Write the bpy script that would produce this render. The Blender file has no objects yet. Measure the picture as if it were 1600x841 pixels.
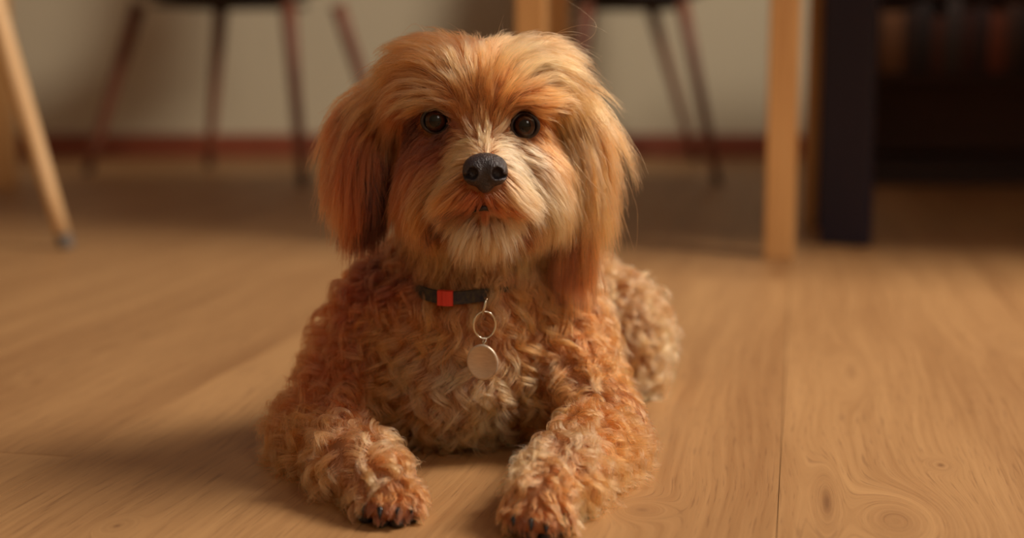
import bpy, bmesh, math, random
import numpy as np
from mathutils import Vector, Matrix, kdtree

random.seed(7)
rng = np.random.default_rng(11)
scene = bpy.context.scene
COL = scene.collection

# ------------------------------------------------------------------ camera
F_PX, CX, CY = 2222.0, 800.0, 420.5
CAM_H = 0.31
PITCH = math.radians(8.33)
cam_d = bpy.data.cameras.new('camera')
cam = bpy.data.objects.new('camera', cam_d)
COL.objects.link(cam)
cam_d.sensor_width = 36.0
cam_d.lens = 36.0 * F_PX / 1600.0
cam.location = (0, 0, CAM_H)
cam.rotation_euler = (math.pi / 2 - PITCH, 0, 0)
cam_d.dof.use_dof = True
cam_d.dof.focus_distance = 1.035
cam_d.dof.aperture_fstop = 2.6
cam_d.clip_start = 0.02
scene.camera = cam

# ------------------------------------------------------------------ light
world = bpy.data.worlds.new('world')
scene.world = world
world.use_nodes = True
wb = world.node_tree.nodes['Background']
wb.inputs['Color'].default_value = (0.58, 0.33, 0.325, 1)
wb.inputs['Strength'].default_value = 0.25

def area_light(name, loc, target, sx, sy, power, color):
    d = bpy.data.lights.new(name, 'AREA')
    d.shape = 'RECTANGLE'; d.size = sx; d.size_y = sy
    d.energy = power; d.color = color
    o = bpy.data.objects.new(name, d); COL.objects.link(o)
    o.location = loc
    o.rotation_euler = (Vector(target) - Vector(loc)).to_track_quat('-Z', 'Y').to_euler()
    return o
# daylight entering by the window in the right wall
area_light('window_daylight', (1.98, 1.38, 2.20), (0.0, 1.9, 0.1), 1.2, 1.0, 112, (1.0, 0.87, 0.72))

# weaker daylight from the window behind the camera
area_light('front_window_daylight', (1.05, -1.13, 1.60), (0.0, 1.3, 0.2), 0.7, 0.8, 8, (1.0, 0.88, 0.74))

vs = scene.view_settings
vs.view_transform = 'Standard'
vs.look = 'None'
vs.exposure = 0.0
vs.gamma = 1.0
vs.use_curve_mapping = False
scene.cycles.max_bounces = 9
scene.cycles.diffuse_bounces = 4
scene.cycles.glossy_bounces = 4
scene.cycles.transmission_bounces = 8

# ------------------------------------------------------------------ helpers
_F = np.array([0, math.cos(PITCH), -math.sin(PITCH)])
_U = np.array([0, math.sin(PITCH), math.cos(PITCH)])
_R = np.array([1.0, 0, 0])
CAMP = np.array([0, 0, CAM_H])
def ray(px, py):
    d = _F + _R * ((px - CX) / F_PX) + _U * ((CY - py) / F_PX)
    return d / np.linalg.norm(d)
def P(px, py, Y):
    """world point at depth Y that a surveyor would read at this pixel"""
    d = ray(px, py)
    return CAMP + d * (Y / d[1])
def G(px, py):
    """point on the floor"""
    d = ray(px, py)
    return CAMP + d * (-CAM_H / d[2])
def pxcm(Y):
    return F_PX / (Y * math.cos(PITCH)) / 100

def link(o, parent=None):
    COL.objects.link(o)
    if parent is not None:
        o.parent = parent
    return o
def tag(o, label=None, cat=None, group=None, kind=None):
    if label: o['label'] = label
    if cat: o['category'] = cat
    if group: o['group'] = group
    if kind: o['kind'] = kind
    return o
def empty(name, loc, rz=0.0):
    o = bpy.data.objects.new(name, None)
    o.location = loc; o.rotation_euler = (0, 0, rz)
    COL.objects.link(o)
    return o
def put(name, bm, mat, parent=None, smooth=False, local=True):
    """bmesh given in world space; parent offset removed"""
    me = bpy.data.meshes.new(name)
    bm.normal_update(); bm.to_mesh(me); bm.free()
    if smooth:
        me.polygons.foreach_set('use_smooth', [True] * len(me.polygons))
    me.materials.append(mat)
    o = bpy.data.objects.new(name, me)
    link(o, parent)
    if parent is not None:
        bpy.context.view_layer.update()
        o.matrix_parent_inverse = parent.matrix_world.inverted()
    return o
def from_data(name, v, f, mat, parent=None, smooth=True):
    me = bpy.data.meshes.new(name)
    me.from_pydata([tuple(x) for x in v], [], [tuple(x) for x in f])
    me.update()
    if smooth:
        me.polygons.foreach_set('use_smooth', [True] * len(me.polygons))
    me.materials.append(mat)
    o = bpy.data.objects.new(name, me)
    link(o, parent)
    if parent is not None:
        bpy.context.view_layer.update()
        o.matrix_parent_inverse = parent.matrix_world.inverted()
    return o
def add_box(bm, lo, hi, bevel=0.0, rot=None, about=None):
    r = bmesh.ops.create_cube(bm, size=1.0)
    vs_ = r['verts']
    lo, hi = Vector(lo), Vector(hi)
    c = (lo + hi) / 2; s = hi - lo
    for v in vs_:
        v.co = Vector((v.co.x * s.x, v.co.y * s.y, v.co.z * s.z)) + c
    if bevel > 0:
        es = list({e for v in vs_ for e in v.link_edges})
        r2 = bmesh.ops.bevel(bm, geom=es, offset=bevel, segments=2, affect='EDGES', profile=0.6)
        vs_ = list({v for f in r2['faces'] for v in f.verts} | {v for v in vs_ if v.is_valid})
    if rot:
        bmesh.ops.rotate(bm, verts=vs_, cent=about or c, matrix=Matrix.Rotation(rot, 3, 'Z'))
    return vs_
def add_tube(bm, pts, radii, seg=16, caps=True, closed=False):
    pts = [Vector(p) for p in pts]
    n = len(pts); rings = []
    prev = None
    for i, p in enumerate(pts):
        if closed:
            t = (pts[(i + 1) % n] - pts[i - 1]).normalized()
        else:
            t = (pts[min(i + 1, n - 1)] - pts[max(i - 1, 0)]).normalized()
        a = prev if prev is not None else (Vector((0, 0, 1)) if abs(t.z) < 0.9 else Vector((1, 0, 0)))
        u = (a - t * a.dot(t)).normalized(); w = t.cross(u); prev = u
        r = radii[i] if hasattr(radii, '__len__') else radii
        rings.append([bm.verts.new(p + u * (math.cos(k * 2 * math.pi / seg) * r) + w * (math.sin(k * 2 * math.pi / seg) * r)) for k in range(seg)])
    m = n if closed else n - 1
    for i in range(m):
        A, B = rings[i], rings[(i + 1) % n]
        for k in range(seg):
            bm.faces.new((A[k], A[(k + 1) % seg], B[(k + 1) % seg], B[k]))
    if caps and not closed:
        bm.faces.new(list(reversed(rings[0]))); bm.faces.new(rings[-1])
def sphere_verts(bm, c, r, seg=24, rings=16, rot=None):
    res = bmesh.ops.create_uvsphere(bm, u_segments=seg, v_segments=rings, radius=1.0)
    M = (rot.to_4x4() if rot else Matrix.Identity(4))
    for v in res['verts']:
        q = Vector((v.co.x * r[0], v.co.y * r[1], v.co.z * r[2]))
        v.co = (M @ q) + Vector(c)
    return res['verts']

# ------------------------------------------------------------------ materials
def new_mat(name):
    m = bpy.data.materials.new(name); m.use_nodes = True
    nt = m.node_tree
    b = nt.nodes['Principled BSDF']
    return m, nt, b
def lin(r, g, b):
    f = lambda c: c / 12.92 if c <= 0.04045 else ((c + 0.055) / 1.055) ** 2.4
    return (f(r / 255), f(g / 255), f(b / 255), 1)
def noise_mat(name, c1, c2, scale=(8, 8, 8), rough=0.5, nscale=5.0, bump=0.0, metallic=0.0, detail=4, spec=0.5, bscale=60.0):
    m, nt, b = new_mat(name)
    tc = nt.nodes.new('ShaderNodeTexCoord')
    mp = nt.nodes.new('ShaderNodeMapping'); mp.inputs['Scale'].default_value = scale
    nz = nt.nodes.new('ShaderNodeTexNoise'); nz.inputs['Scale'].default_value = nscale; nz.inputs['Detail'].default_value = detail
    rp = nt.nodes.new('ShaderNodeValToRGB')
    rp.color_ramp.elements[0].position = 0.3; rp.color_ramp.elements[1].position = 0.7
    rp.color_ramp.elements[0].color = c1; rp.color_ramp.elements[1].color = c2
    nt.links.new(tc.outputs['Object'], mp.inputs['Vector'])
    nt.links.new(mp.outputs['Vector'], nz.inputs['Vector'])
    nt.links.new(nz.outputs['Fac'], rp.inputs['Fac'])
    nt.links.new(rp.outputs['Color'], b.inputs['Base Color'])
    b.inputs['Roughness'].default_value = rough
    b.inputs['Metallic'].default_value = metallic
    b.inputs['Specular IOR Level'].default_value = spec
    if bump:
        n2 = nt.nodes.new('ShaderNodeTexNoise'); n2.inputs['Scale'].default_value = bscale
        nt.links.new(mp.outputs['Vector'], n2.inputs['Vector'])
        bp = nt.nodes.new('ShaderNodeBump'); bp.inputs['Strength'].default_value = bump; bp.inputs['Distance'].default_value = 0.002
        nt.links.new(n2.outputs['Fac'], bp.inputs['Height'])
        nt.links.new(bp.outputs['Normal'], b.inputs['Normal'])
    return m

M_light_wood = noise_mat('light_wood', lin(190, 140, 84), lin(214, 166, 108), (30, 30, 1.5), 0.45, 3.0, 0.05)
M_pale_wood = noise_mat('pale_wood', lin(212, 172, 122), lin(228, 192, 146), (30, 30, 1.5), 0.45, 3.0, 0.05)
M_brown_wood = noise_mat('brown_wood', lin(116, 70, 54), lin(144, 90, 68), (30, 30, 1.5), 0.5, 3.0, 0.05)
M_dark_seat = noise_mat('charcoal_shell', lin(44, 36, 44), lin(54, 46, 52), (1, 1, 1), 0.6, 6.0)
M_navy = noise_mat('navy_paint', lin(30, 27, 50), lin(35, 31, 56), (1, 1, 1), 0.5, 4.0)
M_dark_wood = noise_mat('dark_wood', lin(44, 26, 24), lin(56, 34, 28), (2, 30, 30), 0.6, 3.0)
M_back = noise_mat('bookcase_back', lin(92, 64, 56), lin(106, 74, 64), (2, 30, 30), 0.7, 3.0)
M_grey_rubber = noise_mat('grey_rubber', lin(108, 100, 92), lin(122, 112, 104), (1, 1, 1), 0.6, 6.0)
M_black_rubber = noise_mat('black_rubber', lin(40, 30, 32), lin(50, 38, 40), (1, 1, 1), 0.6, 6.0)
M_wall = noise_mat('painted_wall', lin(200, 190, 164), lin(206, 196, 170), (1, 1, 1), 0.85, 1.5, 0.08, spec=0.2, bscale=200)
M_base = noise_mat('baseboard_wood', lin(128, 64, 42), lin(146, 76, 50), (3, 3, 3), 0.5, 4.0)
M_white = noise_mat('window_paint', lin(220, 215, 205), lin(230, 226, 216), (1, 1, 1), 0.5, 3.0)
M_slab = noise_mat('sub_floor', lin(40, 24, 16), lin(50, 30, 20), (1, 1, 1), 0.9, 4.0)

# ------------------------------------------------------------------ floor
ALPHA = math.radians(11.4)           # plank direction, yaw from the depth axis
PW, PL = 0.275, 2.35
def to_uv(p):
    return (p[0] * math.cos(ALPHA) - p[1] * math.sin(ALPHA), p[0] * math.sin(ALPHA) + p[1] * math.cos(ALPHA))
KNOTS = [  # floor spot, half width across, half length along, darkness
    (G(1292, 785), 0.009, 0.075, 0.6), (G(1400, 815), 0.030, 0.06, 0.12), (G(225, 523), 0.010, 0.05, 0.45),
    (G(100, 564), 0.010, 0.05, 0.40), (G(1003, 797), 0.014, 0.016, 0.35), (G(1470, 727), 0.006, 0.012, 0.6),
    (G(183, 822), 0.006, 0.010, 0.6), (G(1330, 580), 0.012, 0.09, 0.25), (G(1585, 540), 0.01, 0.06, 0.3)]

def floor_material():
    m, nt, b = new_mat('oak_planks')
    N = nt.nodes; L = nt.links
    geo = N.new('ShaderNodeNewGeometry')
    rot = N.new('ShaderNodeVectorRotate'); rot.rotation_type = 'Z_AXIS'; rot.inputs['Angle'].default_value = ALPHA
    L.new(geo.outputs['Position'], rot.inputs['Vector'])
    sep = N.new('ShaderNodeSeparateXYZ'); L.new(rot.outputs['Vector'], sep.inputs['Vector'])
    oi = N.new('ShaderNodeObjectInfo')
    def math_(op, a, bb, c=None):
        n = N.new('ShaderNodeMath'); n.operation = op
        for i, x in enumerate((a, bb, c)):
            if x is None: continue
            if isinstance(x, (int, float)): n.inputs[i].default_value = x
            else: L.new(x, n.inputs[i])
        return n.outputs[0]
    # slow sideways drift of the grain
    comb0 = N.new('ShaderNodeCombineXYZ')
    L.new(math_('MULTIPLY', sep.outputs['X'], 4.0), comb0.inputs['X'])
    L.new(math_('MULTIPLY', sep.outputs['Y'], 1.4), comb0.inputs['Y'])
    L.new(math_('MULTIPLY', oi.outputs['Random'], 37.0), comb0.inputs['Z'])
    drift = N.new('ShaderNodeTexNoise'); drift.inputs['Scale'].default_value = 1.3; drift.inputs['Detail'].default_value = 2
    L.new(comb0.outputs['Vector'], drift.inputs['Vector'])
    U = math_('MULTIPLY_ADD', drift.outputs['Fac'], 0.05, sep.outputs['X'])
    dark = None
    for (kp, a, bl, dk) in KNOTS:
        ku, kv = to_uv(kp)
        du = math_('DIVIDE', math_('SUBTRACT', sep.outputs['X'], ku), a)
        dv = math_('DIVIDE', math_('SUBTRACT', sep.outputs['Y'], kv), bl)
        r2 = math_('ADD', math_('MULTIPLY', du, du), math_('MULTIPLY', dv, dv))
        g = math_('POWER', 2.718, math_('MULTIPLY', r2, -0.7))
        r = math_('SQRT', r2, 0)
        k_core = math_('MULTIPLY', math_('POWER', 2.718, math_('MULTIPLY', r2, -9.0)), dk)
        # blend grain coordinate toward rings round the knot
        ring = math_('MULTIPLY', r, a * 0.6)
        U = math_('ADD', math_('MULTIPLY', U, math_('SUBTRACT', 1.0, g)), math_('MULTIPLY', ring, g))
        dark = k_core if dark is None else math_('MAXIMUM', dark, k_core)
    def streak(su, sv, det, off):
        c = N.new('ShaderNodeCombineXYZ')
        L.new(math_('MULTIPLY', U, su), c.inputs['X']); L.new(math_('MULTIPLY', sep.outputs['Y'], sv), c.inputs['Y'])
        L.new(math_('MULTIPLY_ADD', oi.outputs['Random'], 91.0, off), c.inputs['Z'])
        n = N.new('ShaderNodeTexNoise'); n.inputs['Scale'].default_value = 1.0; n.inputs['Detail'].default_value = det
        L.new(c.outputs['Vector'], n.inputs['Vector'])
        return n.outputs['Fac']
    broad = streak(28, 1.2, 3, 0.0)
    fine = streak(230, 5.0, 3, 5.0)
    pores = streak(520, 22.0, 2, 9.0)
    patch = streak(4.0, 1.0, 2, 15.0)
    rp = N.new('ShaderNodeValToRGB')
    rp.color_ramp.elements[0].position = 0.25; rp.color_ramp.elements[1].position = 0.75
    rp.color_ramp.elements[0].color = lin(148, 107, 67); rp.color_ramp.elements[1].color = lin(186, 144, 96)
    mixf = math_('ADD', math_('MULTIPLY', broad, 0.40), math_('ADD', math_('MULTIPLY', fine, 0.34), math_('MULTIPLY', patch, 0.26)))
    mixf = math_('MULTIPLY_ADD', math_('SUBTRACT', mixf, 0.5), 1.35, 0.5)
    L.new(math_('MULTIPLY_ADD', math_('SUBTRACT', oi.outputs['Random'], 0.5), 0.14, mixf), rp.inputs['Fac'])
    mx = N.new('ShaderNodeMix'); mx.data_type = 'RGBA'
    pr = N.new('ShaderNodeMapRange'); pr.inputs[1].default_value = 0.30; pr.inputs[2].default_value = 0.42
    pr.inputs[3].default_value = 0.30; pr.inputs[4].default_value = 0.0
    L.new(pores, pr.inputs[0])
    L.new(math_('MAXIMUM', pr.outputs[0], dark), mx.inputs[0])
    L.new(rp.outputs['Color'], mx.inputs[6]); mx.inputs[7].default_value = lin(84, 46, 28)
    L.new(mx.outputs[2], b.inputs['Base Color'])
    rr = N.new('ShaderNodeMapRange'); rr.inputs[3].default_value = 0.42; rr.inputs[4].default_value = 0.58
    L.new(fine, rr.inputs[0]); L.new(rr.outputs[0], b.inputs['Roughness'])
    b.inputs['Specular IOR Level'].default_value = 0.35
    bp = N.new('ShaderNodeBump'); bp.inputs['Strength'].default_value = 0.25; bp.inputs['Distance'].default_value = 0.0006
    L.new(math_('ADD', fine, pores), bp.inputs['Height'])
    L.new(bp.outputs['Normal'], b.inputs['Normal'])
    return m
M_floor = floor_material()

bm = bmesh.new(); add_box(bm, (-3.4, -1.2, -0.06), (2.16, 4.66, -0.0125))
floor = put('floor', bm, M_slab); tag(floor, 'honey oak plank floor of wide boards running away from the camera', 'floor', kind='structure')
uB = to_uv(G(1213, 838))[0]
vA = to_uv(G(55, 710))[1]
bm = bmesh.new(); add_box(bm, (-PW / 2 + 0.0002, -PL / 2 + 0.0003, -0.012), (PW / 2 - 0.0002, PL / 2 - 0.0003, 0.0), 0.0005)
plank_me = bpy.data.meshes.new('plank'); bm.to_mesh(plank_me); bm.free(); plank_me.materials.append(M_floor)
ca, sa = math.cos(ALPHA), math.sin(ALPHA)
for i in range(-13, 10):
    uc = uB + (i + 0.5) * PW
    off = 0.0 if i == -3 else 1.05 if i == -1 else (((i * 0.381) % 1.0) * PL + 1.2)
    for j in range(-3, 4):
        vc = vA + off + (j + 0.5) * PL
        x = uc * ca + vc * sa; y = -uc * sa + vc * ca
        h = PL / 2
        ends = [(x + sx * PW / 2 * ca + sy * h * sa, y - sx * PW / 2 * sa + sy * h * ca) for sx in (-1, 1) for sy in (-1, 1)]
        ys = [e[1] for e in ends]; xs = [e[0] for e in ends]
        if min(ys) > 4.60 or max(ys) < -1.1 or max(xs) < -3.3 or min(xs) > 2.0: continue
        me = plank_me
        if max(ys) > 4.635 or min(ys) < -1.2 or min(xs) < -3.4 or max(xs) > 2.04:
            bm = bmesh.new(); bm.from_mesh(plank_me)
            Mw = Matrix.Translation((x, y, 0)) @ Matrix.Rotation(-ALPHA, 4, 'Z'); Mi = Mw.inverted()
            for (co, no) in (((0, 4.635, 0), (0, 1, 0)), ((0, -1.2, 0), (0, -1, 0)), ((-3.4, 0, 0), (-1, 0, 0)), ((2.04, 0, 0), (1, 0, 0))):
                bmesh.ops.bisect_plane(bm, geom=bm.verts[:] + bm.edges[:] + bm.faces[:], plane_co=Mi @ Vector(co),
                                       plane_no=(Mi.to_3x3() @ Vector(no)), clear_outer=True)
            if not bm.faces: bm.free(); continue
            me = bpy.data.meshes.new('plank'); bm.to_mesh(me); bm.free(); me.materials.append(M_floor) if not me.materials else None
        o = bpy.data.objects.new('plank', me); link(o, floor)
        o.location = (x, y, 0); o.rotation_euler = (0, 0, -ALPHA)

# ------------------------------------------------------------------ room
WALL_Y = 4.64
bm = bmesh.new(); add_box(bm, (-3.4, WALL_Y, 0), (2.16, WALL_Y + 0.12, 3.1))
w = put('wall_back', bm, M_wall); tag(w, 'plain beige painted wall behind the chairs', 'wall', kind='structure')
bm = bmesh.new(); add_box(bm, (-3.4, WALL_Y - 0.016, 0), (2.04, WALL_Y, 0.075), 0.003)
w = put('baseboard_back', bm, M_base); tag(w, 'red brown wooden baseboard along the back wall', 'baseboard', kind='structure')
# right wall with its window opening
bm = bmesh.new()
wx0, wx1 = 2.04, 2.16
wy0, wy1, wz0, wz1 = 0.60, 2.16, 1.55, 2.85
add_box(bm, (wx0, -1.2, 0), (wx1, wy0, 3.1)); add_box(bm, (wx0, wy1, 0), (wx1, 4.64, 3.1))
add_box(bm, (wx0, wy0, 0), (wx1, wy1, wz0)); add_box(bm, (wx0, wy0, wz1), (wx1, wy1, 3.1))
w = put('wall_right', bm, M_wall); tag(w, 'beige painted wall with the window', 'wall', kind='structure')
bm = bmesh.new()
wm = (wy0 + wy1) / 2
for (a, b_) in (((wy0, wz0), (wy1, wz0 + 0.05)), ((wy0, wz1 - 0.05), (wy1, wz1)), ((wy0, wz0), (wy0 + 0.05, wz1)), ((wy1 - 0.05, wz0), (wy1, wz1)), ((wm - 0.02, wz0), (wm + 0.02, wz1))):
    add_box(bm, (wx0 + 0.03, a[0], a[1]), (wx0 + 0.09, b_[0], b_[1]), 0.003)
w = put('window_1', bm, M_white); tag(w, 'white framed window in the right wall', 'window', kind='structure')

bm = bmesh.new(); add_box(bm, (-3.52, -1.32, 0), (-3.40, 4.76, 3.1))
w = put('wall_left', bm, M_wall); tag(w, 'beige painted wall far to the left', 'wall', kind='structure')
# wall behind the camera with a smaller window
bm = bmesh.new()
fx0, fx1, fz0, fz1 = 0.60, 1.50, 1.10, 2.10
add_box(bm, (-3.4, -1.32, 0), (fx0, -1.20, 3.1)); add_box(bm, (fx1, -1.32, 0), (2.16, -1.20, 3.1))
add_box(bm, (fx0, -1.32, 0), (fx1, -1.20, fz0)); add_box(bm, (fx0, -1.32, fz1), (fx1, -1.20, 3.1))
w = put('wall_front', bm, M_wall); tag(w, 'beige painted wall behind the camera', 'wall', kind='structure')
bm = bmesh.new()
for (a, b_) in (((fx0, fz0), (fx1, fz0 + 0.05)), ((fx0, fz1 - 0.05), (fx1, fz1)), ((fx0, fz0), (fx0 + 0.05, fz1)), ((fx1 - 0.05, fz0), (fx1, fz1))):
    add_box(bm, (a[0], -1.29, a[1]), (b_[0], -1.23, b_[1]), 0.003)
w = put('window_2', bm, M_white); tag(w, 'white framed window behind the camera', 'window', kind='structure')

# ------------------------------------------------------------------ furniture
def leg_between(name, top, foot, r_top, r_foot, mat, parent, cap=None, cap_mat=None, seg=20):
    top, foot = Vector(top), Vector(foot)
    bm = bmesh.new()
    cl = cap or 0.0
    d = (top - foot); ln = d.length; d.normalize()
    n = 6
    pts = [foot + d * (cl + (ln - cl) * k / n) for k in range(n + 1)]
    rad = [r_foot + (r_top - r_foot) * k / n for k in range(n + 1)]
    add_tube(bm, pts, rad, seg)
    o = put(name, bm, mat, parent, smooth=False)
    for p in o.data.polygons: p.use_smooth = len(p.vertices) == 4
    if cap:
        bm = bmesh.new()
        add_tube(bm, [foot, foot + d * cl * 0.3, foot + d * (cl + 0.004)], [r_foot * 0.95, r_foot * 1.08, r_foot * 1.08], seg)
        put('foot_cap', bm, cap_mat, o)
    return o

def shell_chair(name, label, feet, tops, seat_c, rad, rot, leg_mat, seat_mat, cap_mat, r_leg, cat='chair', zseat=0.455):
    root = empty(name, (seat_c[0], seat_c[1], 0))
    tag(root, label, cat)
    for f, t in zip(feet, tops):
        leg_between('leg', (t[0], t[1], zseat + 0.005), (f[0], f[1], 0.0), r_leg[0], r_leg[1], leg_mat, root, 0.022, cap_mat)
    # under-seat bracket
    bm = bmesh.new()
    add_box(bm, (seat_c[0] - rad * 0.55, seat_c[1] - rad * 0.55, zseat - 0.004), (seat_c[0] + rad * 0.55, seat_c[1] + rad * 0.55, zseat + 0.010), 0.003, rot)
    put('seat_frame', bm, M_black_rubber, root)
    # moulded bucket: seat pan rising into the back
    nu, nv = 28, 22
    v, fcs = [], []
    cr, sr = math.cos(rot), math.sin(rot)
    def shell(th):
        for j in range(nv + 1):
            s = j / nv
            for i in range(nu + 1):
                a = -1 + 2 * i / nu
                if s < 0.55:
                    q = s / 0.55
                    ly = -rad * 1.0 + q * rad * 1.75
                    lz = 0.018 + 0.02 * (abs(q - 0.5) * 2) ** 2
                    wd = rad * (0.86 + 0.18 * math.sin(q * math.pi))
                else:
                    q = (s - 0.55) / 0.45
                    ly = rad * 0.75 + rad * 0.42 * math.sin(q * 1.1)
                    lz = 0.038 + q * 0.36
                    wd = rad * (0.90 - 0.22 * q * q)
                lx = a * wd
                up = (0.055 if s < 0.55 else 0.0) * abs(a) ** 3
                fwd = (0.10 * abs(a) ** 2.5) * max(0, (s - 0.45)) * 1.6
                px_, py_, pz_ = lx, ly - fwd + (th if s >= 0.55 else 0), lz + up - (th if s < 0.55 else 0)
                v.append((seat_c[0] + px_ * cr - py_ * sr, seat_c[1] + px_ * sr + py_ * cr, zseat + pz_))
    shell(0.0); shell(0.012)
    W = nu + 1; T = W * (nv + 1)
    for j in range(nv):
        for i in range(nu):
            a = j * W + i
            fcs.append((a, a + 1, a + W + 1, a + W)); fcs.append((T + a + W, T + a + W + 1, T + a + 1, T + a))
    for i in range(nu):
        fcs.append((i + 1, i, T + i, T + i + 1)); k = nv * W + i; fcs.append((k, k + 1, T + k + 1, T + k))
    for j in range(nv):
        k = j * W; fcs.append((k, k + W, T + k + W, T + k)); k = j * W + nu; fcs.append((k + W, k, T + k, T + k + W))
    from_data('seat_shell', v, fcs, seat_mat, root)
    return root

def xy(px, py, Y):
    p = P(px, py, Y); return (p[0], p[1])
shell_chair('shell_chair', 'dark shell chair on four splayed brown legs at the back wall, left of the dog',
            [(-1.175, 3.93), (-0.90, 4.22), (-0.525, 3.56), (-0.33, 3.95)],
            [xy(216, 5, 3.93), xy(345, 5, 4.08), xy(450, 5, 3.74), xy(527, 5, 3.92)],
            (-0.76, 3.92), 0.27, math.radians(-22), M_brown_wood, M_dark_seat, M_black_rubber, (0.021, 0.012))
shell_chair('shell_chair', 'dark shell chair with thin splayed legs at the back wall, right of the dog',
            [(0.575, 4.46), (0.522, 3.60), (0.13, 3.70), (0.17, 4.44)],
            [xy(1018, 5, 4.25), xy(1066, 5, 3.78), (0.20, 3.82), (0.23, 4.22)],
            (0.32, 4.02), 0.235, math.radians(12), M_brown_wood, M_dark_seat, M_black_rubber, (0.018, 0.011))

# near chair whose leg comes in at the left edge
f0 = G(105, 388)
t0 = P(-14, 0, f0[1] - 0.02)
tdir = (t0 - f0) / (t0[2] - f0[2])
tt = f0 + tdir * 0.455
cx0, cy0 = tt[0] - 0.21, tt[1] - 0.12
shell_chair('wooden_leg_chair', 'chair on pale tapered wooden legs with grey foot caps at the left edge',
            [(f0[0], f0[1]), (f0[0] - 0.52, f0[1] + 0.02), (f0[0] - 0.52, f0[1] - 0.44), (f0[0] - 0.14, f0[1] - 0.50)],
            [(tt[0], tt[1]), (tt[0] - 0.34, tt[1]), (tt[0] - 0.34, tt[1] - 0.28), (tt[0] - 0.06, tt[1] - 0.30)],
            (cx0, cy0), 0.25, math.radians(80), M_pale_wood, M_dark_seat, M_grey_rubber, (0.0195, 0.0125))

def square_leg(name, x, y, top, s, mat, parent, rot=0.0, z0=0.0):
    bm = bmesh.new(); add_box(bm, (x - s / 2, y - s / 2, z0), (x + s / 2, y + s / 2, top), 0.003, rot)
    return put(name, bm, mat, parent)
def wooden_table(name, label, legs, leg_w, top_poly, z, mat, rot):
    c = np.mean(np.array(legs), axis=0)
    root = empty(name, (c[0], c[1], 0)); tag(root, label, 'table')
    for (x, y) in legs:
        square_leg('leg', x, y, z - 0.03, leg_w, mat, root, rot)
    bm = bmesh.new()
    lo = [bm.verts.new((x, y, z - 0.03)) for x, y in top_poly]; hi = [bm.verts.new((x, y, z)) for x, y in top_poly]
    n = len(lo); bm.faces.new(list(reversed(lo))); bm.faces.new(hi)
    for i in range(n): bm.faces.new((lo[i], lo[(i + 1) % n], hi[(i + 1) % n], hi[i]))
    bmesh.ops.bevel(bm, geom=list(bm.edges), offset=0.004, segments=2, affect='EDGES')
    put('tabletop', bm, mat, root)
    bm = bmesh.new()
    for i in range(len(legs)):
        a, b_ = Vector((*legs[i], 0)), Vector((*legs[(i + 1) % len(legs)], 0))
        d = (b_ - a); ln = d.length; ang = math.atan2(d.y, d.x); m_ = (a + b_) / 2
        add_box(bm, (m_.x - ln / 2, m_.y - 0.01, z - 0.10), (m_.x + ln / 2, m_.y + 0.01, z - 0.03), 0.0, ang)
    put('apron', bm, mat, root)
    return root
fr = G(1222, 406); br = G(1274, 352)
fl = (0.032, fr[1] + 0.075); bl = (0.085, br[1] + 0.06)
legs = [(fl[0], fl[1]), (fr[0], fr[1] + 0.03), (1.50, 1.88), (1.70, 3.05), (br[0], br[1]), (bl[0], bl[1])]
wooden_table('wooden_table', 'light wooden table on straight square legs behind the dog',
             legs, 0.047, [(-0.48, 2.42), (1.62, 1.72), (1.86, 3.30), (-0.30, 3.14)], 0.74, M_light_wood, -0.16)  # top lies out of view, outline shaped to shade rear floor and right corner
lx = P(2, 288, 3.50)
wooden_table('wooden_table', 'light wooden table with its leg at the far left edge of the picture',
             [(lx[0], 3.53), (lx[0], 2.70), (lx[0] - 1.2, 2.70), (lx[0] - 1.2, 3.53)], 0.05,
             [(lx[0] + 0.06, 3.62), (lx[0] + 0.06, 2.62), (lx[0] - 1.28, 2.62), (lx[0] - 1.28, 3.62)], 0.74, M_light_wood, 0.0)

# navy desk: wide panel legs and a broad top
dl = G(1288, 382); dr = G(1362, 387)
ang = math.atan2(dr[1] - dl[1], dr[0] - dl[0])
root = empty('console_table', (dl[0] + 0.5, dl[1] + 0.1, 0)); tag(root, 'dark navy console table on broad legs, right of the wooden table', 'console table')
for (ox, oy) in ((0, 0), (1.28, 0), (0, 0.24), (1.28, 0.24)):
    bm = bmesh.new(); c = ((dl[0] + dr[0]) / 2 + ox + (0.045 if oy else 0), (dl[1] + dr[1]) / 2 + 0.018 + oy)
    add_box(bm, (c[0] - 0.041, c[1] - 0.016, 0), (c[0] + 0.041, c[1] + 0.016, 0.56), 0.003, ang)
    put('panel_leg', bm, M_navy, root)
bm = bmesh.new(); add_box(bm, (dl[0] - 0.01, dl[1] - 0.02, 0.56), (dl[0] + 1.42, dl[1] + 0.28, 0.595), 0.004)
put('console_top', bm, M_navy, root)
bm = bmesh.new(); add_box(bm, (dl[0] + 0.1, dl[1] + 0.02, 0.47), (dl[0] + 1.36, dl[1] + 0.04, 0.56)); put('front_rail', bm, M_navy, root)

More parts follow.
